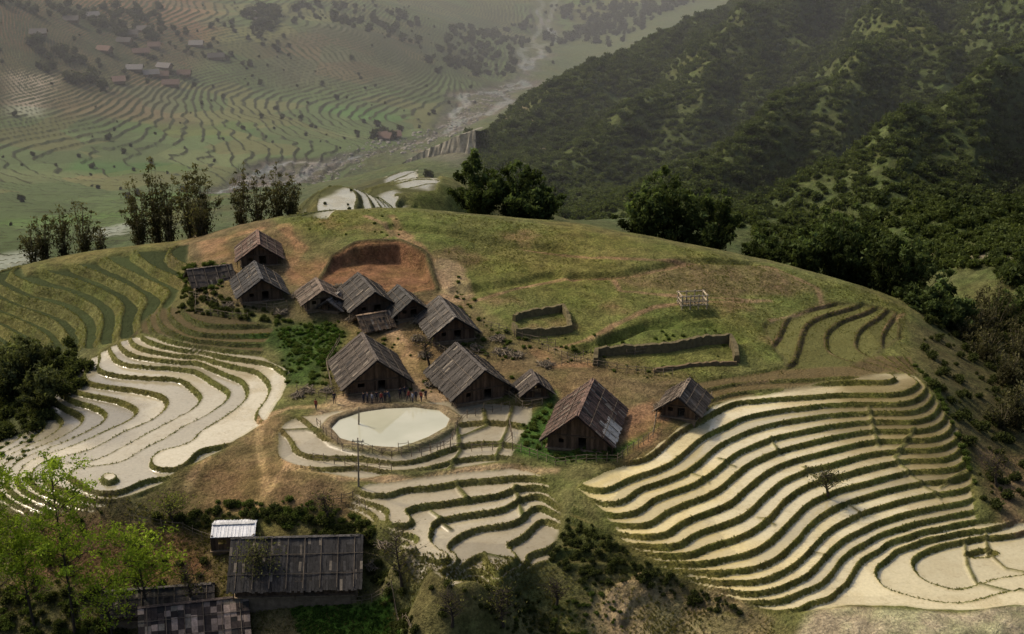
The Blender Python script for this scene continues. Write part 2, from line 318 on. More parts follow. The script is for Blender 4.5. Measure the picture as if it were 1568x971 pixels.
# far valley terraces
vp=DW([(-500,420,330),(0,405,430),(330,330,530),(450,285,620),(520,250,730),(640,215,840),(690,185,930),(780,120,1180),(830,90,1350),(880,60,1500),(1100,0,1800),(1300,-80,2200),(300,-60,1700),(-500,-40,1100)])
rV=terrace(vp,.95,0,1.0,.6,bund=.2,soft=8,jit=10,wob=.3,world=True,fit=2.2); paint(rV,(.055,.066,.034)); paintB(rV,(.12,.148,.068),0)
AUX[rV[0],rV[1],0]=rV[2]; AUX[rV[0],rV[1],2]=AUX[rV[0],rV[1],2]*(1-rV[2])+rV[2]*(.35+.3*AUX[rV[0],rV[1],2])
for k_,(u,v,y_) in enumerate([(200,250,710),(330,230,740),(120,330,540),(420,200,830),(60,260,680),(300,290,620),(560,130,1010),(480,210,830),(250,180,800),(560,160,930),(920,40,1500),(1000,20,1600),(880,20,1650)]):
    cx,cy,_=D(u,v,y_); paintB(region([(cx-35,cy-10),(cx,cy-16),(cx+38,cy+4),(cx+10,cy+22),(cx-30,cy+14)],5,9,world=True,jsc=20),[(.085,.165,.05),(.17,.175,.09),(.12,.175,.06)][k_%3],0,.7)
paintB(region(DW([(-100,140,860),(250,140,900),(330,60,1080),(300,-30,1250),(-100,-30,1000)]),25,25,world=True,jsc=60),(.17,.108,.072),0,.85)
paintB(region(DW([(430,130,980),(640,130,1010),(660,50,1250),(500,45,1150),(400,80,1050)]),15,10,world=True,jsc=40),(.13,.115,.08),0,.8)
paintB(region(DW([(-60,190,790),(280,190,830),(270,130,930),(-60,140,860)]),15,10,world=True,jsc=40),(.155,.13,.09),0,.7)
paintB(region(DW([(20,175,800),(60,175,800),(90,140,880),(20,150,860)]),8,5,world=True,jsc=20),(.36,.34,.28),.4,.8)
paintB(region(DW([(-60,420,410),(0,410,420),(60,385,440),(60,370,470),(0,385,460),(-60,390,450)]),6,6,world=True,jsc=20),(.33,.33,.28),.7,.8)
paintB(region(DW([(130,370,480),(210,360,490),(200,345,520),(140,350,510)]),5,6,world=True,jsc=20),(.33,.33,.28),.7,.8)
# river
rv=DW([(330,285,640),(450,250,750),(600,228,800),(690,195,900),(795,130,1150),(830,60,1500),(850,-20,1900)])
pg=np.array(rv); r,c=box(pg,80); x,y=X[r,c],Y[r,c]; dd=sdist(pg,x,y,False)+fbm(x,y,60,3,41)*20
w=sstep(22,12,dd)*(.35+.65*sstep(-.3,.3,fbm(x,y,12,3,48)))*(1-.6*sstep(1100,1400,y)); paint((r,c,w),(.125,.115,.10)); TM[r,c]*=(1-sstep(22,14,dd)*(1-.5*sstep(1100,1400,y))); Zn[r,c]-=w*2.; AUX[r,c,0]*=(1-w)
w2=sstep(4,2,np.abs(dd-6)); paint((r,c,w2),(.20,.21,.21))
Zn[r,c]+=sstep(.1,.5,fbm(x,y,7,2,44))*w*1.6
paint(region(DW([(615,262,690),(640,225,800),(700,200,760),(728,195,680),(728,240,610),(700,275,580),(640,280,640)]),8,8,world=True,jsc=15),(.15,.14,.11),.9)
paint(line(DW([(715,215,640),(790,160,715),(830,180,640),(800,200,640),(850,230,600)]),2.2,1.,.5,True),(.22,.18,.13),.8)
paint(line(DW([(1440,375,360),(1500,385,345),(1568,395,335)]),1.6,1.,.5,True),(.24,.2,.15),.8)
Zn+=DET
# pond basin
pondpx=[(508,655),(518,641),(550,630),(590,624),(635,622),(672,627),(688,640),(682,656),(655,672),(610,686),(560,685),(522,673)]
pw=wpoly(pondpx); r,c=box(pw,5); x,y=X[r,c],Y[r,c]; d=sdist(pw,x,y)+fbm(x,y,4,2,3)*.2
w=sstep(-2.2,-1.2,d); Zn[r,c]=Zn[r,c]*(1-w)+.02*w
rim=sstep(.9,.3,np.abs(d+.7)); Zn[r,c]+=rim*.28; w=sstep(-.2,.5,d); Zn[r,c]=Zn[r,c]*(1-w)-.6*w
TM[r,c]*=1-sstep(-2.,-1.3,d); paint((r,c,sstep(-1.6,-1.1,d)),(.23,.185,.115))
Z=Zn
COL[...,:3]*=(1+.22*fbm(X,Y,3,3,61)[...,None])
COL[...,3]=TM
# ---------------------------------------------------------------- node helpers
def newmat(name):
    m=bpy.data.materials.new(name); m.use_nodes=True; nt=m.node_tree; nt.nodes.clear()
    o=nt.nodes.new('ShaderNodeOutputMaterial'); return m,nt,o
class NT:
    def __init__(s,nt): s.nt=nt
    def n(s,t,**k):
        x=s.nt.nodes.new(t)
        for a,b in k.items(): setattr(x,a,b)
        return x
    def l(s,a,b): s.nt.links.new(a,b)
    def setv(s,inp,v):
        if hasattr(v,'is_output') or hasattr(v,'links'): s.l(v,inp)
        else: inp.default_value=v
    def math(s,op,a,b=0.):
        x=s.n('ShaderNodeMath',operation=op); s.setv(x.inputs[0],a); s.setv(x.inputs[1],b); return x.outputs[0]
    def rng(s,v,a,b,c,d):
        x=s.n('ShaderNodeMapRange'); s.setv(x.inputs[0],v)
        for i,q in enumerate((a,b,c,d)): s.setv(x.inputs[i+1],q)
        return x.outputs[0]
    def mix(s,f,a,b,t='MIX'):
        x=s.n('ShaderNodeMixRGB',blend_type=t); s.setv(x.inputs[0],f); s.setv(x.inputs[1],a); s.setv(x.inputs[2],b); return x.outputs[0]
    def noise(s,vec,sc,det=3,rough=.55):
        x=s.n('ShaderNodeTexNoise'); s.l(vec,x.inputs['Vector']); x.inputs['Scale'].default_value=sc; x.inputs['Detail'].default_value=det; x.inputs['Roughness'].default_value=rough; return x.outputs[0]
    def attr(s,n):
        x=s.n('ShaderNodeAttribute'); x.attribute_name=n; return x

# ---------------------------------------------------------------- terrain material
mt,nt,out=newmat('terraced_ground'); g=NT(nt)
pos=g.n('ShaderNodeNewGeometry').outputs['Position']
ac=g.attr('ground_col'); ab=g.attr('bench_col'); ax=g.attr('aux'); am=g.attr('bench_m')
n_big=g.noise(pos,.035,3); n_mid=g.noise(pos,.45,4,.6); n_fine=g.noise(pos,2.6,4,.7)
sx=g.n('ShaderNodeSeparateColor'); g.l(ax.outputs['Color'],sx.inputs[0])
patch=sx.outputs[0]; hsh=sx.outputs[2]
gr=g.mix(1.,ac.outputs['Color'],g.rng(n_mid,.3,.7,.6,1.42),'MULTIPLY')
gr=g.mix(1.,gr,g.rng(n_fine,.3,.7,.5,1.5),'MULTIPLY')
gr=g.mix(g.rng(n_big,.42,.66,0,.45),gr,g.mix(1.,gr,(1.3,.98,.78,1),'MULTIPLY'))
gr=g.mix(g.rng(g.noise(pos,.16,4,.65),.45,.62,0,.5),gr,g.mix(1.,gr,(.76,.98,.7,1),'MULTIPLY'))
vor=g.n('ShaderNodeTexVoronoi'); g.l(pos,vor.inputs['Vector']); vor.inputs['Scale'].default_value=.028
svc=g.n('ShaderNodeSeparateColor'); g.l(vor.outputs['Color'],svc.inputs[0])
pc=g.mix(g.rng(svc.outputs[0],.55,.6,0,1),(.85,1.02,.85,1),(1.2,1.02,.88,1)); pc=g.mix(1.,pc,g.rng(svc.outputs[1],0,1,.7,1.2),'MULTIPLY')
be=g.mix(g.math('MULTIPLY',patch,.75),ab.outputs['Color'],g.mix(1.,ab.outputs['Color'],pc,'MULTIPLY'))
be=g.mix(1.,be,g.rng(hsh,0,1,.76,1.16),'MULTIPLY')
wet=ab.outputs['Alpha']
mudp=g.math('MULTIPLY',g.rng(g.noise(pos,.2,5,.7),.48,.62,0,1),g.rng(hsh,.0,1.,.3,1.))
be=g.mix(g.math('MULTIPLY',mudp,.5),be,g.mix(1.,be,(.64,.58,.47,1),'MULTIPLY'))
be=g.mix(g.rng(g.noise(pos,1.2,4,.75),.56,.66,0,.4),be,g.mix(1.,be,(.57,.53,.42,1),'MULTIPLY'))
be=g.mix(1.,be,g.rng(n_fine,.3,.7,.88,1.1),'MULTIPLY')
edge_=g.rng(am.outputs['Fac'],.0,.45,.4,0)   # silty margin
be=g.mix(edge_,be,g.mix(1.,be,(.66,.61,.45,1),'MULTIPLY'))
msk=g.math('MULTIPLY',g.rng(g.math('ADD',am.outputs['Fac'],g.rng(n_fine,.3,.7,-.14,.14)),-.05,.07,0,1),ac.outputs['Alpha'])
base=g.mix(msk,gr,be)
wm=g.math('MULTIPLY',msk,g.math('MULTIPLY',wet,g.rng(mudp,0,1,1,.65)))
bs=g.n('ShaderNodeBsdfPrincipled'); g.l(base,bs.inputs['Base Color'])
g.l(g.rng(wm,0,1,.95,.04),bs.inputs['Roughness']); g.l(g.rng(wm,0,1,.1,1.),bs.inputs['Specular IOR Level'])
bp=g.n('ShaderNodeBump'); g.l(g.math('ADD',n_fine,g.math('MULTIPLY',n_mid,1.5)),bp.inputs['Height']); g.l(g.rng(wm,0,.6,.8,.006),bp.inputs['Strength']); bp.inputs['Distance'].default_value=.5
g.l(bp.outputs[0],bs.inputs['Normal']); g.l(bs.outputs[0],out.inputs[0])

# ---------------------------------------------------------------- terrain mesh (one sheet to the horizon)
me=bpy.data.meshes.new('terraced_terrain'); nv=NR*NC
co=np.stack([X,Y,Z],-1).astype(np.float32).ravel(); me.vertices.add(nv); me.vertices.foreach_set('co',co)
idx=np.arange(nv).reshape(NR,NC); q=np.stack([idx[:-1,:-1],idx[:-1,1:],idx[1:,1:],idx[1:,:-1]],-1).reshape(-1,4).astype(np.int32)
me.loops.add(q.size); me.loops.foreach_set('vertex_index',q.ravel()); me.polygons.add(len(q)); me.polygons.foreach_set('loop_start',np.arange(0,q.size,4,dtype=np.int32))
me.polygons.foreach_set('use_smooth',np.ones(len(q),bool))
me.update(calc_edges=True)
for nm,arr in (('ground_col',COL),('bench_col',BEN),('aux',AUX)):
    a=me.attributes.new(nm,'FLOAT_COLOR','POINT'); a.data.foreach_set('color',np.clip(arr,0,1).astype(np.float32).ravel())
a=me.attributes.new('bench_m','FLOAT','POINT'); a.data.foreach_set('value',M.ravel())
me.materials.append(mt)
ter=bpy.data.objects.new('terraced_terrain',me); scene.collection.objects.link(ter)

# ---------------------------------------------------------------- simple materials (tint = per-vertex colour)
def tintmat(name,rough=.85,noise=3.,transl=0.,stretch=None,spec=.25,amt=.35):
    m,nt,out=newmat(name); g=NT(nt); a=g.attr('tint')
    tc=g.n('ShaderNodeTexCoord').outputs['Object']
    if stretch:
        mp=g.n('ShaderNodeMapping'); g.l(tc,mp.inputs[0]); mp.inputs['Scale'].default_value=stretch; tc=mp.outputs[0]
    c=a.outputs['Color']
    b=g.n('ShaderNodeBsdfPrincipled'); b.inputs['Roughness'].default_value=rough; b.inputs['Specular IOR Level'].default_value=spec
    if transl:
        b=g.n('ShaderNodeBsdfDiffuse'); g.l(c,b.inputs[0])
        t=g.n('ShaderNodeBsdfTranslucent'); g.l(g.mix(1.,c,(1.2,1.25,.7,1),'MULTIPLY'),t.inputs[0]); ms=g.n('ShaderNodeMixShader'); ms.inputs[0].default_value=transl; g.l(b.outputs[0],ms.inputs[1]); g.l(t.outputs[0],ms.inputs[2]); o=ms.outputs[0]
    else:
        nn=g.noise(tc,noise,4,.65); c=g.mix(1.,c,g.rng(nn,.3,.7,1-amt,1+amt),'MULTIPLY'); g.l(c,b.inputs['Base Color']); o=b.outputs[0]
        bp=g.n('ShaderNodeBump'); g.l(nn,bp.inputs['Height']); bp.inputs['Strength'].default_value=.4; bp.inputs['Distance'].default_value=.05; g.l(bp.outputs[0],b.inputs['Normal'])
    g.l(o,out.inputs[0]); return m
MW=tintmat('weathered_wood',.85,3.,stretch=(1,1,.3)); ML=tintmat('leaf',.6,1.,transl=.35); MB_=tintmat('bark',.9,4.); ME=tintmat('rammed_earth',.95,2.); MC=tintmat('cloth',.9,8.,amt=.15); MS=tintmat('stone',.9,.35,amt=.5); MM=tintmat('sheet_roof',.45,1.5,spec=.4,amt=.15)

class MBd:
    def __init__(s): s.v=[];s.f=[];s.c=[];s.m=[];s.n=0
    def add(s,vs,fs,col,mi=0):
        s.v.extend(vs); s.f.extend([tuple(i+s.n for i in f) for f in fs]); s.c.extend([col]*len(vs)); s.m.extend([mi]*len(fs)); s.n+=len(vs)
    def box(s,c,sz,col,R=None,mi=0):
        hx,hy,hz=sz[0]/2,sz[1]/2,sz[2]/2; vs=[]
        for dx,dy,dz in ((-1,-1,-1),(1,-1,-1),(1,1,-1),(-1,1,-1),(-1,-1,1),(1,-1,1),(1,1,1),(-1,1,1)):
            p=Vector((dx*hx,dy*hy,dz*hz)); p=(R@p if R else p)+Vector(c); vs.append(tuple(p))
        s.add(vs,[(3,2,1,0),(4,5,6,7),(0,1,5,4),(1,2,6,5),(2,3,7,6),(3,0,4,7)],col,mi)
    def tube(s,pts,rad,col,mi=0,k=5):
        vs=[];fs=[]
        for i,p in enumerate(pts):
            p=Vector(p); a=Vector(pts[max(i-1,0)]); b=Vector(pts[min(i+1,len(pts)-1)]); d=(b-a).normalized()
            x=d.cross(Vector((0.3,1,.1))); x=x.normalized() if x.length>1e-3 else Vector((1,0,0)); y=d.cross(x)
            r=rad[i] if hasattr(rad,'__len__') else rad
            for j in range(k):
                an=2*math.pi*j/k; vs.append(tuple(p+x*math.cos(an)*r+y*math.sin(an)*r))
        for i in range(len(pts)-1):
            for j in range(k): fs.append((i*k+j,i*k+(j+1)%k,(i+1)*k+(j+1)%k,(i+1)*k+j))
        fs.append(tuple(range(k))[::-1]); fs.append(tuple((len(pts)-1)*k+j for j in range(k)))
        s.add(vs,fs,col,mi)
    def leaves(s,C,size,cols,mi=0,droop=0.):
        n=len(C); a=rng.normal(size=(n,3)); a/=np.linalg.norm(a,axis=1)[:,None]; a[:,2]-=droop
        b=rng.normal(size=(n,3)); b=np.cross(a,b); b/=np.linalg.norm(b,axis=1)[:,None]+1e-9
        sz=size*rng.uniform(.6,1.3,(n,1)); A_=a*sz*.75; B_=b*sz*.38
        V=np.stack([C-A_,C+B_,C+A_,C-B_],1).reshape(-1,3)
        s.v.extend(map(tuple,V.tolist())); base=s.n+np.arange(n)*4
        s.f.extend([(int(i),int(i)+1,int(i)+2,int(i)+3) for i in base]); s.c.extend([tuple(c) for c in np.repeat(cols,4,0).tolist()]); s.m.extend([mi]*n); s.n+=4*n
    def build(s,name,mats,parent=None):
        me=bpy.data.meshes.new(name); me.from_pydata(s.v,[],s.f)
        for m in mats: me.materials.append(m)
        me.polygons.foreach_set('material_index',np.array(s.m,np.int32))
        a=me.attributes.new('tint','FLOAT_COLOR','POINT'); c=np.ones((len(s.v),4),np.float32); c[:,:3]=np.array(s.c); a.data.foreach_set('color',c.ravel())
        o=bpy.data.objects.new(name,me); scene.collection.objects.link(o)
        if parent: o.parent=parent
        return o
def jit(c,a=.25):
    k=1+random.uniform(-a,a); return tuple(x*k for x in c)

# ---------------------------------------------------------------- pond
pc_=pw.mean(0); pts=[(pc_+(p-pc_)*1.06) for p in pw]; sm=[]
for i in range(len(pts)):
    p0,p1,p2,p3=[pts[(i+k)%len(pts)] for k in (-1,0,1,2)]
    for t in (0,.25,.5,.75): sm.append(.5*((2*p1)+(-p0+p2)*t+(2*p0-5*p1+4*p2-p3)*t*t+(-p0+3*p1-3*p2+p3)*t**3))
me=bpy.data.meshes.new('pond'); me.from_pydata([(p[0],p[1],-.10) for p in sm],[],[tuple(range(len(sm)))])
mw,nt,out=newmat('pond_water'); g=NT(nt); bs=g.n('ShaderNodeBsdfPrincipled'); pos=g.n('ShaderNodeNewGeometry').outputs['Position']
g.l(g.mix(g.rng(g.noise(pos,.12,3),.35,.65,0,1),(.44,.44,.33,1),(.54,.53,.41,1)),bs.inputs['Base Color']); bs.inputs['Roughness'].default_value=.03; bs.inputs['Specular IOR Level'].default_value=.9
bp=g.n('ShaderNodeBump'); g.l(g.noise(pos,2.,2),bp.inputs['Height']); bp.inputs['Strength'].default_value=.02; bp.inputs['Distance'].default_value=.1; g.l(bp.outputs[0],bs.inputs['Normal']); g.l(bs.outputs[0],out.inputs[0])
me.materials.append(mw); po=bpy.data.objects.new('pond',me); scene.collection.objects.link(po)

# ---------------------------------------------------------------- houses
def house(name,u,v,L,Wd,hw,hr,dirx,diry,roof=(.07,.06,.05),wall=(.095,.062,.04),over=1.05,style='plank',patch=None,door=True):
    x,y=hit(u,v); z=min(gz(x,y),max(gz(x-Wd/3,y-Wd/3),gz(x,y)-.8)); yaw=math.atan2(diry,dirx)
    if style!='sheet': roof=tuple(c*.74 for c in roof)
    e=bpy.data.objects.new(name,None); e.location=(x,y,z); e.rotation_euler=(0,0,yaw); scene.collection.objects.link(e)
    b=MBd(); b.box((0,0,-.9),(L+.3,Wd+.3,2.1),(.17,.13,.09))
    b.box((0,0,.12),(L+.7,Wd+.9,.1),(.2,.15,.10)); b.build('plinth',[ME],e)
    b=MBd(); pwid=.32; z0=.17
    def plank(cx,cy,along,h0,h1,w):
        if h1-h0<.05: return
        sz=(w*.96,.07,h1-h0) if along=='x' else (.07,w*.96,h1-h0)
        o=random.uniform(-.015,.015)
        b.box((cx+(o if along=='y' else 0),cy+(o if along=='x' else 0),(h0+h1)/2),sz,jit(wall,.4))
    nx=int(L/pwid)
    for sgn in (-1,1):
        for i in range(nx):
            cx=-L/2+(i+.5)*L/nx
            dr=door and abs(cx-L*.12)<.6; wi=abs(cx+L*.28)<.5 or (L>8 and abs(cx-L*.36)<.45)
            if dr: plank(cx,sgn*Wd/2,'x',1.8,hw,L/nx)
            elif wi: plank(cx,sgn*Wd/2,'x',z0,.9,L/nx); plank(cx,sgn*Wd/2,'x',1.45,hw,L/nx)
            else: plank(cx,sgn*Wd/2,'x',z0,hw+random.uniform(-.05,.02),L/nx)
    ny=int(Wd/pwid)
    for sgn in (-1,1):
        for i in range(ny):
            cy=-Wd/2+(i+.5)*Wd/ny; top=hw+hr*(1-abs(cy)/(Wd/2))-.1
            if door and abs(cy+Wd*.08)<.55: plank(sgn*L/2,cy,'y',1.85,top,Wd/ny)
            elif abs(cy-Wd*.28)<.4: plank(sgn*L/2,cy,'y',z0,.95,Wd/ny); plank(sgn*L/2,cy,'y',1.5,top,Wd/ny)
            else: plank(sgn*L/2,cy,'y',z0,top,Wd/ny)
    b.build('plank_walls',[MW],e)
    b=MBd(); fc=(.085,.06,.04)
    for sx_ in (-1,1):
        for sy_ in (-1,1): b.box((sx_*(L/2+.05),sy_*(Wd/2+.05),hw/2),(.2,.2,hw+.2),fc)
        b.box((sx_*(L/2+.09),0,hw),(.12,Wd+.4,.16),fc)
        for yy in (-Wd*.08-.6,-Wd*.08+.6):
            if door: b.box((sx_*(L/2+.09),yy,1.0),(.1,.1,1.75),fc)
    for sy_ in (-1,1):
        b.box((0,sy_*(Wd/2+.09),hw-.1),(L+.3,.12,.16),fc)
        for i in range(3): b.tube([(-L/2-.2+i*(L+.4)/2,sy_*(Wd/2+over*.8),0),(-L/2-.2+i*(L+.4)/2,sy_*(Wd/2+over*.8),hw-over*hr/(Wd/2)*.8)],.07,fc)
    b.build('posts_and_frames',[MW],e)
    b=MBd(); sl=math.atan2(hr,Wd/2); half=(Wd/2+over)/math.cos(sl); LL=L+over*1.8
    for sgn in (-1,1):
        Rm=Matrix.Rotation(-sgn*sl,3,'X')
        def rp(a,d,up): return Vector((a,0,hw+hr))+Rm@Vector((0,sgn*d,up))
        b.box(rp(0,half/2,-.05),(LL,half,.06),tuple(c*.5 for c in roof),Rm)
        if style=='sheet':
            n=int(LL/.8)
            for i in range(n):
                b.box(rp(-LL/2+(i+.5)*LL/n,half/2,.02),(LL/n*.97,half,.04),jit(roof,.12),Rm)
                for kx in (-.25,.25): b.box(rp(-LL/2+(i+.5+kx)*LL/n,half/2,.055),(.09,half,.05),jit(roof,.12),Rm)
        else:
            rl=1.0 if style=='plank' else .7
            nr=max(2,int(half/rl)); nw=int(LL/(.32 if style!='tile' else .7)); wv=random.uniform(0,6)
            for rI in range(nr):
                for i in range(nw):
                    c=jit(roof,.38)
                    if style=='tile' and random.random()<.4: c=jit((.26,.20,.165),.4)
                    if random.random()<.07: c=jit((.17,.145,.115),.3)
                    if random.random()<.07: c=jit((.028,.025,.023),.3)
                    a=-LL/2+(i+.5)*LL/nw; dd=(rI+.5)*half/nr+random.uniform(-.1,.16)
                    c=tuple(q*(1.12-.25*rI/nr+.12*math.sin(a*1.7+wv)) for q in c)
                    if patch and patch[0]<=a<=patch[1] and patch[2]<=dd/half<=patch[3] and sgn==patch[4]: c=jit((.42,.40,.36),.15)
                    R2=Rm@Matrix.Rotation(-sgn*.04,3,'X')@Matrix.Rotation(random.uniform(-.06,.06),3,'Z')
                    sag=-.14*math.cos(a/LL*3.1)+.05*math.sin(a*1.3+wv)
                    b.box(rp(a,dd,.12+sag*.6+random.uniform(0,.035)),(LL/nw*.95,half/nr*1.22,.035),c,R2)
            nb=int(LL/1.8)
            for q in range(nb):
                aa=-LL/2+(q+.5)*LL/nb; b.tube([rp(aa,.1,.2),rp(aa,half*.97,.2)],.045,jit((.13,.105,.08)))
            for q in (.33,.7): b.tube([rp(-LL/2,half*q,.2),rp(LL/2,half*q,.2)],.04,jit((.13,.105,.08)))
    for i in range(int(LL/.5)):
        b.box((-LL/2+(i+.5)*.5,0,hw+hr+.12),(.48,.5,.09),jit(tuple(min(c*1.7,.5) for c in roof),.3),Matrix.Rotation(random.uniform(-.1,.1),3,'X'))
    b.build('roof',[MM if style=='sheet' else MW],e)
    return e
rd=(.075,.067,.06)
house('wooden_farmhouse',397,394,7,5.6,1.9,2.0,-.2,1,roof=(.15,.095,.072))
house('wooden_farmhouse',397,447,8,6,1.8,2.1,-.3,1,roof=(.062,.06,.06))
house('wooden_farmhouse',322,428,5.6,4.2,1.4,1.4,.9,.4,roof=(.075,.062,.052))
house('wooden_hut',490,462,5,4.6,1.8,1.4,-.3,1,roof=(.17,.13,.10),wall=(.19,.135,.085))
house('wooden_farmhouse',562,463,8.5,6,1.8,2.1,-.38,1,roof=rd)
house('wooden_hut',621,474,6,4.2,1.6,1.6,-.4,1,roof=(.065,.062,.058))
house('wooden_farmhouse',685,505,8.5,5.8,1.8,2.1,-.3,1,roof=(.10,.09,.08))
house('wooden_farmhouse',567,577,9.8,8.0,1.8,3.1,-.3,1,roof=(.10,.082,.068))
house('wooden_farmhouse',720,590,9.8,7.6,1.8,2.9,-.42,1,roof=(.082,.072,.064))
house('wooden_farmhouse',895,660,11,7.4,2.0,3.1,.22,1,roof=(.14,.09,.07),patch=(-5,.2,.6,1.1,-1))
house('wooden_hut',1046,628,5.6,4.2,1.7,1.6,.35,1,roof=(.15,.118,.09))
house('wooden_hut',818,602,3.2,2.6,1.5,1.0,-.2,1,roof=(.085,.07,.06))
house('wooden_hut',572,500,3.6,3,1.3,1.0,.8,.4,roof=(.17,.12,.08))
house('wooden_hut',512,470,3.,2.4,1.2,.8,.3,1,roof=(.18,.16,.14))
house('wooden_farmhouse',458,872,13.5,9.2,2.0,3.0,1,.05,roof=(.05,.047,.046))
house('storage_shed',360,822,4.8,3.8,2.0,.5,1,.08,roof=(.66,.67,.70),style='sheet',over=.25)
house('tiled_farmhouse',300,966,10.5,7,2.2,2.3,1,.22,roof=(.06,.045,.04),style='tile')
house('long_shed',245,925,11,3.6,1.8,1.1,1,.15,roof=(.065,.058,.054))
# far village across the valley: one mass of small gabled houses
b=MBd()
for (u,v,y) in [(190,60,985),(215,68,975),(235,55,1000),(205,90,935),(250,80,960),(280,88,960),(230,100,935),(160,75,950),(400,25,1120),(385,12,1150),(300,60,1030),(330,75,1010),(110,40,985),(60,60,930),(180,108,900),(260,110,925),(140,20,1020),(600,205,850),(590,215,840),(220,40,1030),(245,95,940),(200,48,1010)]:
    x,y,_=D(u,v,y); z=gz(x,y)-.5; L_,W_,hw_,hr_=random.uniform(7,11),random.uniform(5,7),2.6,2.3; Rz=Matrix.Rotation(random.uniform(-.5,.5),3,'Z')
    pr=[(-1,-1,0),(1,-1,0),(1,1,0),(-1,1,0),(-1,-1,1),(1,-1,1),(1,1,1),(-1,1,1)]
    b.add([tuple(Rz@Vector((p[0]*L_/2,p[1]*W_/2,p[2]*hw_))+Vector((x,y,z))) for p in pr]+[tuple(Rz@Vector((s_*L_/2,0,hw_+hr_*.95))+Vector((x,y,z))) for s_ in (-1,1)],[(0,1,5,4),(1,2,6,5),(2,3,7,6),(3,0,4,7),(4,7,8),(5,9,6)],jit((.17,.12,.085)))
    for s_ in (-1,1):
        q_=[(-L_/2-.8,0,hw_+hr_),(L_/2+.8,0,hw_+hr_),(L_/2+.8,s_*(W_/2+1),hw_-.5),(-L_/2-.8,s_*(W_/2+1),hw_-.5)]
        b.add([tuple(Rz@Vector(p)+Vector((x,y,z))) for p in q_],[(0,1,2,3)],jit(random.choice([(.10,.09,.085),(.18,.17,.165),(.14,.09,.072)])))
b.build('distant_village',[MW])
# stone retaining wall above the river at the end of the spur
b=MBd(); bot=[(615,268,632),(640,264,628),(665,262,622),(690,256,616),(715,248,610),(732,240,606)]; top=[250,235,224,212,202,197]; vs=[];fs=[]; ncol=0
for i in range(len(bot)-1):
    for k in range(6):
        t=k/6; B0=np.array(D(*bot[i]))*(1-t)+np.array(D(*bot[i+1]))*t; vt=top[i]*(1-t)+top[i+1]*t; uu=bot[i][0]*(1-t)+bot[i+1][0]*t
        zt=D(uu,vt+random.uniform(-1.5,1.5),B0[1]+4)[2]
        for jx in range(7):
            f_=jx/6; vs.append((B0[0]+random.uniform(-.5,.5),B0[1]+f_*3+random.uniform(-.6,.6),(B0[2]-16)*(1-f_)+zt*f_))
        vs.append((B0[0]+3,B0[1]+50,zt-9)); ncol+=1
for i in range(ncol-1):
    for j in range(7): fs.append((i*8+j,(i+1)*8+j,(i+1)*8+j+1,i*8+j+1))
b.add(vs,fs,(.27,.25,.205)); b.build('stone_retaining_wall',[MS])

# ---------------------------------------------------------------- walls and fences
def densify(px,stepm=.6):
    w=[np.array(hit(*p)) for p in px]; o=[]
    for a,b_ in zip(w[:-1],w[1:]):
        n=max(1,int(np.linalg.norm(b_-a)/stepm)); o+= [a+(b_-a)*i/n for i in range(n)]
    return o+[w[-1]]
def earthwall(name,px,h,th,col):
    b=MBd(); pts=densify(px,.5); vs=[]; fs=[]
    for i,p in enumerate(pts):
        a=pts[max(i-1,0)]; c=pts[min(i+1,len(pts)-1)]; d=(c-a)/np.linalg.norm(c-a); nn=np.array([-d[1],d[0]]); z=gz(*p); hh=h+random.uniform(-.18,.15); t=th/2*random.uniform(.85,1.15)
        for k_,zz in ((-1.3,-.3),(-.8,hh),(.8,hh+.02),(1.3,-.3)): vs.append((p[0]+nn[0]*t*k_,p[1]+nn[1]*t*k_,z+zz))
    for i in range(len(pts)-1):
        for j in range(3): fs.append((i*4+j,i*4+j+1,i*4+j+5,i*4+j+4))
    fs+= [(0,1,2,3),tuple(len(pts)*4-4+k for k in (3,2,1,0))]
    b.add(vs,fs,col); return b.build(name,[ME])
earthwall('earth_wall',[(787,492),(800,486),(862,476),(870,490),(874,508),(845,512),(792,514),(786,503)],1.05,.6,(.13,.108,.054))
earthwall('earth_wall',[(912,560),(913,545),(960,541),(1020,538),(1070,528),(1118,524),(1126,540),(1128,556)],1.3,.8,(.115,.095,.05))
earthwall('earth_wall',[(1000,570),(1060,560),(1128,558)],.5,.5,(.14,.10,.055))
def fence(name,px,h=1.1,sp_=1.2,rails=2,col=(.17,.135,.095)):
    b=MBd(); pts=densify(px,sp_); prev=None
    for p in pts:
        z=gz(*p); hh=h*random.uniform(.85,1.2); lean=(random.uniform(-.08,.08),random.uniform(-.08,.08))
        b.tube([(p[0],p[1],z-.2),(p[0]+lean[0],p[1]+lean[1],z+hh)],.05,jit(col,.4),k=4)
        if prev is not None:
            for r_ in range(rails):
                k_=(r_+1)/(rails+.3)*h
                b.tube([(prev[0],prev[1],prev[2]+k_+random.uniform(-.06,.06)),(p[0],p[1],z+k_+random.uniform(-.06,.06))],.035,jit(col,.4),k=4)
        prev=(p[0],p[1],z)
    return b.build(name,[MW])
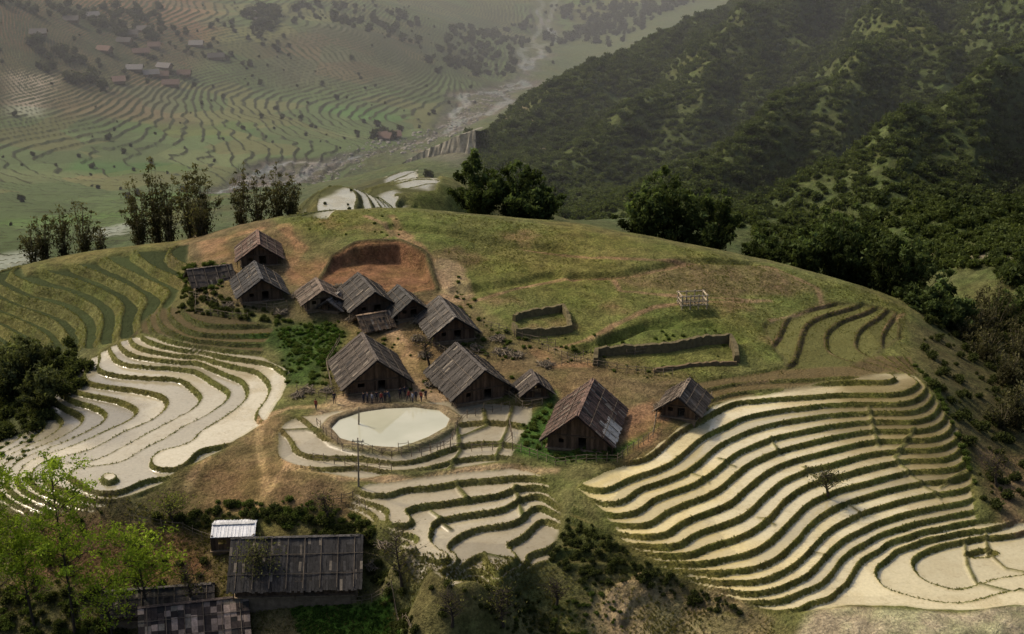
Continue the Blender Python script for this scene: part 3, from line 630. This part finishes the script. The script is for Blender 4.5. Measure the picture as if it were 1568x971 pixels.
for f in [[(486,652),(500,668),(525,690),(600,702),(660,695),(690,680),(700,655)],[(700,655),(715,640),(780,625)],[(690,690),(770,688),(785,675),(780,650)],[(785,690),(850,712),(945,708),(1000,670),(1005,640)],[(610,690),(690,685)],
          [(860,560),(905,545)],[(830,535),(900,560),(960,570),(1030,575)],[(290,455),(340,470),(420,475),(440,470)],[(300,440),(300,480),(380,490)],[(740,500),(800,520),(850,530)],[(505,770),(540,765),(560,780)],
          [(610,470),(650,480),(645,510)],[(1040,640),(1080,632),(1090,610)],[(520,525),(500,560),(508,598)],[(960,545),(1020,537),(1060,528)],[(430,910),(600,900),(630,971)],[(200,800),(280,812),(325,830)],[(480,705),(545,720),(600,722)],[(455,600),(500,612),(545,605)],[(760,600),(800,625),(830,620)],[(640,520),(690,545),(760,550)]]:
    fence('bamboo_fence',f)
x,y=hit(1060,469); z=gz(x,y); b=MBd(); Rz=Matrix.Rotation(.15,3,'Z')
for i in range(4):
    for j in (0,1):
        q=Rz@Vector((-2+i*4/3,(-1.2,1.2)[j],0)); b.tube([(x+q.x,y+q.y,z-.2),(x+q.x,y+q.y,z+2.3)],.12,jit((.36,.30,.22),.2))
for zz in (.6,1.2,2.1):
    for s1,s2 in (((-2.3,-1.2),(2.3,-1.2)),((-2.3,1.2),(2.3,1.2)),((-2,-1.4),(-2,1.4)),((2,-1.4),(2,1.4))):
        p=Rz@Vector((*s1,0)); q=Rz@Vector((*s2,0)); b.tube([(x+p.x,y+p.y,z+zz),(x+q.x,y+q.y,z+zz)],.1,jit((.38,.32,.24),.2))
for i in range(9):
    p=Rz@Vector((-2+i*.5,-1.3,0)); q=Rz@Vector((-2+i*.5,1.3,0)); b.tube([(x+p.x,y+p.y,z+.68),(x+q.x,y+q.y,z+.68)],.09,jit((.14,.11,.075),.3))
b.build('timber_rack',[MW])
def pole(name,u,v,h,arms=True):
    x,y=hit(u,v); z=gz(x,y); b=MBd(); b.tube([(x,y,z-.3),(x+.1,y,z+h*.5),(x+.15,y,z+h)],[.13,.11,.08],(.24,.2,.15),k=6)
    if arms:
        for k_ in (.93,.86): b.box((x+.15,y,z+h*k_),(1.5,.1,.1),(.2,.17,.12))
        for k_ in (-.6,.6): b.tube([(x+.15+k_,y,z+h*.93),(x+.15+k_,y,z+h*.93+.25)],.06,(.35,.35,.33))
    b.build(name,[MW])
pole('utility_pole',549,745,6.6); pole('utility_pole',549,655,3.,False)
def pile(name,u,v,r_,n=60,col=(.17,.14,.10),hh=.7):
    x,y=hit(u,v); z=gz(x,y); b=MBd()
    for i in range(n):
        a=random.uniform(0,6.28); d=r_*random.random()**.5*.7; zz=z+hh*(1-d/r_)*random.random()+.05; t=random.uniform(0,3.14); l=random.uniform(.6,1.6)*r_*.6
        px_,py_=x+math.cos(a)*d,y+math.sin(a)*d
        b.tube([(px_-math.cos(t)*l/2,py_-math.sin(t)*l/2,zz),(px_+math.cos(t)*l/2,py_+math.sin(t)*l/2,zz+random.uniform(-.2,.4))],.05,jit(col,.5),k=4)
    b.build(name,[MW])
for (u,v,r_) in [(600,495,1.6),(640,520,1.4),(650,545,1.5),(700,520,1.5),(770,540,1.8),(760,520,1.5),(665,520,1.2),(540,490,1.3),(500,600,1.3),(470,600,1.6),(455,608,1.2),(790,545,1.5),(1010,625,1.2),(600,575,1.2),(835,560,1.5),(520,440,1.2),(455,455,1.4),(690,575,1.2),(590,835,1.5),(570,870,1.2),(430,480,1.3),(350,470,1.2),(640,495,1.3),(730,535,1.3),(660,590,1.2),(780,600,1.2)]:
    pile('firewood_pile',u,v,r_)

# ---------------------------------------------------------------- trees
def bamboo(name,x,y,h,spread,n=18,leafn=6000,col=(.04,.055,.018),lsz=.55,t0=.3,var=.35,stem=(.12,.12,.05),sdk=.26):
    z=gz(x,y); b=MBd(); Cs=[];cl=[]; per=leafn//n
    for i in range(n):
        a=random.uniform(0,6.283); rr=random.random()**.5; sp2=spread*rr; hh=h*(1.02-.42*rr*rr)*random.uniform(.82,1.06)
        bx,by=math.cos(a)*rr*spread*.22,math.sin(a)*rr*spread*.22
        def pt(t): return Vector((x+bx+math.cos(a)*sp2*t**1.6,y+by+math.sin(a)*sp2*t**1.6,z+hh*(t-.12*rr*t**3)))
        b.tube([pt(t) for t in (0,.25,.5,.75,.95)],[.09,.08,.06,.045,.02],jit(stem,.3),k=4)
        br=random.uniform(1-var,1+var)*(1.1 if rr<.6 else .9); nc=7
        for t in np.clip(rng.uniform(t0,1.03,nc),0,1.03):
            k_=per//nc; p=np.array(pt(t)); sd=sdk*spread**.7*(1.25-.5*t)
            sc_=np.array([sd,sd,sd*.75])*random.uniform(.6,1.2)
            off=np.array([random.gauss(0,sd*.5),random.gauss(0,sd*.5),0])
            q=p+off+rng.normal(size=(k_,3))*sc_
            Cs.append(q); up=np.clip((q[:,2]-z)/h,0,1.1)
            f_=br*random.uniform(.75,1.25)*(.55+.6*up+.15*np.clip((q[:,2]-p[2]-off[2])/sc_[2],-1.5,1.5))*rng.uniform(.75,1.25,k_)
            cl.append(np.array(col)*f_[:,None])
    C_=np.concatenate(Cs); c_=np.concatenate(cl); ok=C_[:,2]>z-.5
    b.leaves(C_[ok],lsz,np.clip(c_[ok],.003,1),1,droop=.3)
    return b.build(name,[MB_,ML])
def at(u,vtop,y):
    p=D(u,vtop,y); zg=gz(p[0],y); return p[0],y,p[2]-zg
dk=(.068,.09,.034)
for u,vt,y,s_ in [(735,235,262,5.2),(788,246,260,5.4),(826,286,257,4.0),(1030,256,262,6.3),(985,284,258,4.6),(1088,286,258,5.3),(1290,305,250,5.6),(1238,350,248,3.8),(1362,336,243,5.6),(1402,350,240,5.3),(1325,338,250,5.3),(1428,436,229,5.5),(1180,340,262,4.5),(1545,430,262,5),(1460,470,226,4)]:
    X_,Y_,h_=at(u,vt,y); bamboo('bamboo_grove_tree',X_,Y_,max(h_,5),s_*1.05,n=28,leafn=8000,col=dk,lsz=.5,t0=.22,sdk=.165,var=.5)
ol=(.09,.085,.044)
for u,vt,y,s_,ln in [(60,318,258,2.8,1500),(90,308,258,2.6,1400),(118,296,262,2.8,1600),(205,260,262,3.0,2800),(230,246,264,3.4,3400),(252,264,262,2.8,2000),(285,260,258,2.6,2100),(306,242,256,3.0,3000),(365,238,276,2.6,2000),(388,252,276,2.6,1900),(420,244,276,2.8,2500),(442,254,276,2.6,2300),(45,345,256,2.4,900),(150,345,258,1.9,500),(300,300,250,2.2,1200),(1490,440,232,3.4,1900),(1530,425,236,3.6,2000),(1515,500,214,3.4,1600),(1550,530,204,3.6,1900),(1565,590,190,3.2,1900),(1480,520,222,2.6,900),(1540,610,188,2.6,1000),(1505,460,226,3,1300),(1565,480,215,3.4,1700)]:
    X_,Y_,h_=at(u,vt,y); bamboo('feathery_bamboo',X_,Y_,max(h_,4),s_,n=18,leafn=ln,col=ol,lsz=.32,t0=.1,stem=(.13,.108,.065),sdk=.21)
for u,vt,y,s_ in [(30,485,205,4.2),(5,520,200,4.5),(60,560,190,3.2)]:
    X_,Y_,h_=at(u,vt,y); bamboo('broadleaf_tree',X_,Y_,min(max(h_,4),9),s_,n=22,leafn=4000,col=(.085,.095,.042),lsz=.42,sdk=.18)
def spring_tree(name,x,y,h,spread,leafn,col=(.24,.32,.04),lsz=.27,trunk=(.05,.04,.03),t1=.28):
    z=gz(x,y); b=MBd(); ph=random.uniform(0,3)
    tp=lambda t: Vector((x+math.sin(t*4+ph)*.25,y,z+h*t))
    b.tube([tp(t) for t in np.linspace(0,.96,9)],list(np.linspace(.2,.035,9)),trunk,k=6); Cs=[];cl=[]
    nl=24
    for i in range(nl):
        t=t1+(.96-t1)*i/nl; a=i*2.4+random.uniform(-.5,.5); ln=spread*(1.15-t*.75)*random.uniform(.5,1.2); p=tp(t)
        pts=[p+Vector((math.cos(a)*ln*k_,math.sin(a)*ln*k_,ln*(.9*k_-.2*k_*k_))) for k_ in (0,.35,.7,1)]
        b.tube(pts,[.06,.045,.03,.015],trunk,k=4)
        for k_ in range(6):
            j=random.choice((1,2,3,3)); q=pts[j]; e_=q+Vector((random.gauss(0,.8),random.gauss(0,.8),random.uniform(.1,.9))); b.tube([q,e_],[.025,.01],trunk,k=3)
            m_=int(leafn/(nl*6)*random.uniform(.2,1.8)); qq=np.array(e_)+rng.normal(size=(m_,3))*np.array([.42,.42,.26]); Cs.append(qq); cl.append(np.array(col)*(random.uniform(.6,1.3)*rng.uniform(.7,1.3,m_))[:,None])
    b.leaves(np.concatenate(Cs),lsz,np.clip(np.concatenate(cl),.003,1),1); return b.build(name,[MB_,ML])
for u,v,h_,s_,ln in [(112,975,22.,6.4,6000),(-5,990,24,6.0,8500),(222,945,10,5.2,3800),(50,960,12,4.2,3000),(170,985,8,3,1400)]:
    x,y=hit(u,min(v,985)); spring_tree('spring_green_tree',x,y,h_,s_,ln,lsz=.25)
for u,v,h_,s_,ln,c_ in [(612,905,7.5,2.4,300,(.10,.09,.04)),(400,912,6,2.4,900,(.12,.125,.05)),(500,800,3.5,1.4,300,(.11,.11,.04)),(770,960,4.5,1.5,250,(.12,.12,.04)),(655,560,4,1.5,150,(.12,.11,.05)),(1265,760,3.0,1.6,500,(.07,.075,.03)),(1525,745,4,1.6,300,(.10,.09,.04)),(690,960,4.,1.4,150,(.12,.12,.04)),(850,930,3.,1.3,150,(.12,.12,.04)),(290,930,5,2,300,(.12,.12,.04)),(265,800,2.6,1.6,600,(.17,.19,.05))]:
    x,y=hit(u,v); spring_tree('bare_branched_tree',x,y,h_,s_,ln,c_,.22)

# ---------------------------------------------------------------- scattered vegetation (instanced)
def bush_mesh(name,n,col,lsz,flat=.7):
    b=MBd(); Cs=[];cl=[]
    for i in range(9):
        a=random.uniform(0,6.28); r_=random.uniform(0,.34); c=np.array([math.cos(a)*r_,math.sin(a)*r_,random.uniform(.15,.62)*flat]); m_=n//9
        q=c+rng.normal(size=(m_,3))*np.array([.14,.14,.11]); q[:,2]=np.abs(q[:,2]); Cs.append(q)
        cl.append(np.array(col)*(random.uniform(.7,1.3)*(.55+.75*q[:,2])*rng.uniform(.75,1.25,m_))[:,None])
    for i in range(4): b.tube([(0,0,-.1),(random.uniform(-.25,.25),random.uniform(-.25,.25),.4)],[.03,.01],(.06,.045,.03),k=3)
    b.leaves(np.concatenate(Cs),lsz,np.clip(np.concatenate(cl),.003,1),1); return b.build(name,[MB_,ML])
def tuft_mesh(name,col):
    b=MBd()
    for i in range(14):
        a=random.uniform(0,6.28); l=random.uniform(.4,.9); d=random.uniform(.1,.6); p=Vector((random.gauss(0,.2),random.gauss(0,.2),-.05)); w=Vector((-math.sin(a),math.cos(a),0))*.05; t=p+Vector((math.cos(a)*d,math.sin(a)*d,l)); m_=p.lerp(t,.55)+Vector((0,0,.1))
        b.add([tuple(p-w),tuple(p+w),tuple(m_+w*.7),tuple(t),tuple(m_-w*.7)],[(0,1,2,3,4)],jit(col,.35),0)
    return b.build(name,[ML])
def rock_mesh(name):
    import bmesh
    bm=bmesh.new(); bmesh.ops.create_icosphere(bm,subdivisions=2,radius=.5)
    for v in bm.verts: v.co*=1+random.uniform(-.16,.16); v.co.z*=.65
    me=bpy.data.meshes.new(name); bm.to_mesh(me); bm.free(); a=me.attributes.new('tint','FLOAT_COLOR','POINT'); a.data.foreach_set('color',np.tile(np.array([.24,.225,.2,1],np.float32),len(me.vertices)))
    me.materials.append(MS); o=bpy.data.objects.new(name,me); scene.collection.objects.link(o); return o
def instancer(name,pts,sizes,child):
    n=len(pts); P_=np.array(pts); sz=np.array(sizes)/2; a=rng.uniform(0,6.283,n)
    V=np.zeros((n,4,3))
    for k in range(4):
        V[:,k,0]=P_[:,0]+np.cos(a+k*math.pi/2)*sz*math.sqrt(2); V[:,k,1]=P_[:,1]+np.sin(a+k*math.pi/2)*sz*math.sqrt(2); V[:,k,2]=P_[:,2]
    me=bpy.data.meshes.new(name); me.from_pydata(V.reshape(-1,3).tolist(),[],np.arange(n*4).reshape(n,4).tolist())
    o=bpy.data.objects.new(name,me); scene.collection.objects.link(o); o.instance_type='FACES'; o.use_instance_faces_scale=True; o.instance_faces_scale=1.; o.show_instancer_for_render=False
    child.parent=o; return o
def scatter(pg,n,smin,smax,dens=None,pw_=1.5,keep=None):
    pg=np.array(pg); x=rng.uniform(pg[:,0].min(),pg[:,0].max(),n*4); y=rng.uniform(pg[:,1].min(),pg[:,1].max(),n*4)
    ok=sdist(pg,x,y)>0
    if dens is not None: ok&=(fbm(x,y,dens,3,91)+rng.uniform(-.35,.35,len(x)))>0
    if keep is not None: ok&=keep(x,y)
    x,y=x[ok][:n],y[ok][:n]; return [(a,b_,gz(a,b_)) for a,b_ in zip(x,y)], smin+(smax-smin)*rng.random(len(x))**pw_
def multi(name,regs,childf):
    P_=[];S_=[]
    for r_ in regs:
        p,s=scatter(*r_); P_+=p; S_+=list(s)
    return instancer(name,P_,S_,childf)
hp2=np.array(hp)
kv=lambda x,y: rng.random(len(x))>ridge(x,y)[0]**1.5*.5
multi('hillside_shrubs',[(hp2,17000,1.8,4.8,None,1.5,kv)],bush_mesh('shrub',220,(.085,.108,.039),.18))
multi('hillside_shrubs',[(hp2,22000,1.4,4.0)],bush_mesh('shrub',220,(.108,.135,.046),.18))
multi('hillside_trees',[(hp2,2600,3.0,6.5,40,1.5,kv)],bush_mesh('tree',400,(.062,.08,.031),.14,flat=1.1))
multi('distant_trees',[(DW([(50,130,870),(160,130,870),(160,95,930),(50,90,920)]),40,4,9),(DW([(370,40,1100),(430,90,1040),(430,0,1180),(380,0,1180)]),35,4,10),(DW([(440,50,1120),(640,60,1180),(640,20,1320),(450,20,1250)]),50,4,9),
  (DW([(570,205,830),(610,205,830),(615,185,900),(575,185,900)]),9,3,7),(DW([(-50,380,480),(450,260,730),(650,200,880),(780,110,1200),(600,0,1500),(-50,0,960)]),200,1.2,4.),(DW([(0,20,950),(250,25,1010),(250,-10,1150),(0,-10,960)]),70,4,8),
  (DW([(150,110,890),(420,110,980),(420,30,1150),(150,30,1000)]),90,2,5),
  (DW([(640,130,1050),(790,115,1200),(820,20,1600),(700,20,1400)]),150,3,8),(DW([(840,100,1250),(1100,-10,1700),(1000,-40,2000),(830,0,1700)]),420,3,10,60),(DW([(640,285,560),(700,285,540),(715,300,480),(660,300,480)]),25,2,5)],bush_mesh('tree',420,(.055,.062,.034),.15,flat=1.1))
multi('river_boulders',[(DW([(560,238,770),(640,232,790),(720,190,900),(800,130,1130),(770,130,1130),(690,185,930),(560,222,820)]),700,.6,3.4,None,3),(DW([(350,290,620),(350,270,680),(560,222,820),(560,240,760)]),400,.6,2.6,None,3)],rock_mesh('boulder'))
Wp=wpoly
multi('scrub_bushes',[(Wp([(840,860),(870,790),(950,835),(1015,875),(1120,920),(1140,945),(1000,905),(880,890)]),230,.3,1.1),
 (Wp([(600,880),(700,905),(850,870),(900,890),(890,1000),(620,1000)]),130,.3,1.1,5),
 (Wp([(-50,530),(110,530),(150,580),(60,660),(-50,690)]),260,.8,2.8),
 (Wp([(1400,500),(1568,480),(1600,780),(1500,780),(1490,700),(1420,590)]),330,.5,2.2),
 (Wp([(230,795),(340,775),(560,800),(600,870),(565,885),(560,830),(400,800),(330,810)]),190,.6,1.7),
 (Wp([(-20,800),(200,790),(330,870),(340,900),(150,900),(-20,890)]),50,.5,1.5,6),
 (Wp([(-20,900),(180,905),(200,1000),(-20,1000)]),80,.6,1.8),
 (Wp([(575,880),(620,880),(640,985),(610,985)]),50,.5,1.4),
 (Wp([(440,330),(500,335),(640,320),(600,297),(470,303)]),50,.5,1.6),
 (Wp([(280,440),(350,460),(430,480),(420,500),(350,490),(270,480)]),100,.4,1.2)],bush_mesh('bush',420,(.08,.094,.034),.14))
multi('green_bushes',[(Wp([(0,660),(60,660),(60,700),(0,720)]),20,.6,1.2),(Wp([(430,345),(600,325),(640,360),(500,380)]),12,.3,.7),(Wp([(700,420),(760,500),(840,530),(760,560),(690,520)]),70,.3,1.0),(Wp([(800,520),(1100,510),(1130,560),(1000,580),(850,560)]),60,.3,.8),
 (Wp([(420,490),(530,490),(500,590),(440,590)]),150,.4,1.0),(Wp([(270,410),(350,400),(340,450),(280,450)]),60,.5,1.5),(Wp([(800,650),(850,610),(850,700),(790,690)]),50,.4,1.0),(Wp([(850,690),(945,690),(945,706),(850,708)]),60,.3,.8),
 (Wp([(330,770),(540,780),(590,840),(560,812),(400,805)]),80,.4,1.3),(Wp([(1400,560),(1430,590),(1500,760),(1480,700)]),70,.4,1.2),(Wp([(740,900),(900,900),(1000,950),(800,1000)]),70,.3,.9),(Wp([(0,920),(220,930),(220,990),(0,990)]),50,.5,1.5),
 (Wp([(480,600),(500,520),(620,490),(780,520),(800,600),(690,610)]),60,.3,.9)],bush_mesh('bush',420,(.10,.135,.036),.13))
multi('vegetable_rows',[(Wp([(437,915),(600,905),(620,1000),(470,1000)]),900,.3,.6),(Wp([(425,505),(500,490),(530,510),(500,560),(445,560)]),260,.35,.8)],bush_mesh('cabbage',120,(.09,.16,.032),.2,flat=.6))
rows=(ys<262); mm=(TM[rows]>.6)&(M[rows]<-.08)&(np.abs(sf)[None,:]<.40); ii=np.argwhere(mm); ii=ii[rng.choice(len(ii),min(18000,len(ii)),replace=False)]
pts=[(X[a,c],Y[a,c],Z[a,c]) for a,c in ii]; instancer('bank_grass',pts,.1+.25*rng.random(len(pts))**3,tuft_mesh('grass_tuft',(.19,.19,.055)))
pk,sk_=scatter(Wp([(420,337),(590,321),(780,339),(960,364),(1180,409),(1385,473),(1395,550),(1200,575),(1000,585),(900,560),(760,510),(700,430),(640,390),(500,360)]),9000,.1,.36,18,3)
instancer('knoll_grass',pk,sk_,tuft_mesh('grass_tuft',(.17,.17,.058)))
pk,sk_=scatter(Wp([(600,870),(850,870),(1000,905),(1180,950),(1200,1000),(-20,1000),(-20,800),(330,800)]),10000,.15,.45,8)
instancer('slope_grass',pk,sk_,tuft_mesh('grass_tuft',(.18,.168,.062)))

# ---------------------------------------------------------------- people
def person_mesh(pose,shirt,pants):
    J=[];R_=[];E=[]
    def j(p,r,par=None):
        J.append(p);R_.append(r)
        if par is not None: E.append((par,len(J)-1))
        return len(J)-1
    bend=pose=='bend'; fx=.35 if bend else 0
    pel=j((0,0,.92),.15); ch1=j((0,-.02-fx*.4,1.12),.13,pel); ch=j((0,-fx,1.34),.15,ch1); nk=j((0,-fx*1.3,1.48),.055,ch); hd0=j((0,-fx*1.5-.01,1.56),.075,nk); hd=j((0,-fx*1.6-.02,1.66),.10,hd0); j((0,-fx*1.65,1.73),.07,hd)
    for s in (-1,1):
        st=(.22*s if pose=='walk' else 0)
        hip=j((.1*s,0,.86),.1,pel); kn=j((.11*s,-.03-st*.7,.48),.065,hip); an=j((.12*s,st*-1.1+.02,.09),.045,kn); j((.13*s,-.14-st*1.1,.04),.04,an)
        sh=j((.19*s,-fx,1.38),.06,ch)
        if pose=='reach' and s>0: el=j((.33,-.2,1.2),.042,sh); wr=j((.36,-.42,1.28),.03,el)
        elif bend: el=j((.24*s,-fx-.1,1.08),.042,sh); wr=j((.18*s,-fx-.2,.85),.03,el)
        else: el=j((.26*s,.03,1.1),.042,sh); wr=j((.27*s,-.06+(-s*.15 if pose=='walk' else 0),.86),.03,el)
        w=J[wr]; pm=j((w[0],w[1]-.02,w[2]-.07),.03,wr)
        for k,ln in enumerate((.07,.085,.08,.06)): j((w[0]+(k-1.5)*.018*s,w[1]-.035,w[2]-.09-ln),.009,pm)
        j((w[0]-.03*s,w[1]-.05,w[2]-.09),.01,pm)
    me=bpy.data.meshes.new('body'); me.from_pydata(J,E,[]); o=bpy.data.objects.new('tmp',me); scene.collection.objects.link(o)
    md=o.modifiers.new('s','SKIN'); sv=me.skin_vertices[0].data
    for i,r in enumerate(R_): sv[i].radius=(r,r*.8 if i<3 else r)
    sv[0].use_root=True
    o.modifiers.new('d','SUBSURF').levels=1
    dg=bpy.context.evaluated_depsgraph_get(); m2=bpy.data.meshes.new_from_object(o.evaluated_get(dg)); bpy.data.objects.remove(o)
    a=m2.attributes.new('tint','FLOAT_COLOR','POINT'); c=np.ones((len(m2.vertices),4),np.float32)
    for i,v in enumerate(m2.vertices):
        z=v.co.z; k=(.02,.017,.015) if (z>1.68 or (z>1.56 and v.co.y>J[hd][1]+.03)) else ((.33,.19,.12) if z>1.45 or (z<.84 and abs(v.co.x)>.2 and z>.6) else (shirt if z>.88 else (pants if z>.08 else (.05,.04,.03))))
        c[i,:3]=k
    a.data.foreach_set('color',c.ravel()); m2.materials.append(MC); return m2
pm=[person_mesh('stand',(.02,.022,.04),(.02,.02,.03)),person_mesh('reach',(.03,.03,.05),(.025,.025,.035)),person_mesh('walk',(.25,.05,.04),(.03,.03,.05)),person_mesh('bend',(.03,.035,.06),(.03,.03,.03)),person_mesh('stand',(.16,.17,.22),(.04,.04,.05))]
for i,(u,v) in enumerate([(557,618),(563,617),(570,618),(577,616),(584,617),(590,616),(597,617),(613,610),(620,608),(626,614),(632,617),(637,614),(645,615),(652,613),(512,618),(484,628)]):
    x,y=hit(u,v); o=bpy.data.objects.new('person',pm[[0,1,4,0,2,0,3,0,1,2,4,0,2,0,0,2][i]]); o.location=(x,y,gz(x,y)); o.rotation_euler=(0,0,random.uniform(-1.2,1.2)+(math.pi if i%3==0 else 0)); k=random.uniform(.94,1.04); o.scale=(k,k,k); scene.collection.objects.link(o)

# ---------------------------------------------------------------- haze filling the valley
mh,nt,out=newmat('valley_haze'); vs=nt.nodes.new('ShaderNodeVolumeScatter'); vs.inputs['Color'].default_value=(.88,.92,1,1); vs.inputs['Density'].default_value=.00034; vs.inputs['Anisotropy'].default_value=.2; nt.links.new(vs.outputs[0],out.inputs['Volume'])
b=MBd(); b.box((0,2900,50),(9000,5000,500),(1,1,1)); hz=b.build('valley_haze',[mh])

# ---------------------------------------------------------------- light, sky, camera
EL,AZ=math.radians(44),math.radians(-58)
w=bpy.data.worlds.new('World'); scene.world=w; w.use_nodes=True; nt=w.node_tree; bg=nt.nodes['Background']; sk=nt.nodes.new('ShaderNodeTexSky'); sk.sky_type='NISHITA'; sk.sun_disc=False; sk.sun_elevation=EL; sk.sun_rotation=AZ; sk.air_density=1.0; sk.dust_density=6.; sk.ozone_density=.8
nt.links.new(sk.outputs[0],bg.inputs[0]); bg.inputs[1].default_value=.115
sl=bpy.data.lights.new('sun','SUN'); sl.energy=3.0; sl.angle=math.radians(6); sl.color=(1,.87,.66); so=bpy.data.objects.new('sun',sl); scene.collection.objects.link(so)
d=Vector((math.sin(AZ)*math.cos(EL),math.cos(AZ)*math.cos(EL),math.sin(EL))); so.rotation_euler=d.to_track_quat('Z','Y').to_euler()
cam=bpy.data.cameras.new('camera'); cam.lens=50; cam.sensor_width=36; cam.clip_end=20000; cam.clip_start=1; co_=bpy.data.objects.new('camera',cam); scene.collection.objects.link(co_); co_.location=(0,0,H); co_.rotation_euler=(math.pi/2-PT,0,0); scene.camera=co_
scene.view_settings.view_transform='Standard'; scene.view_settings.look='None'; scene.view_settings.exposure=0
print('done',time.time()-T0)
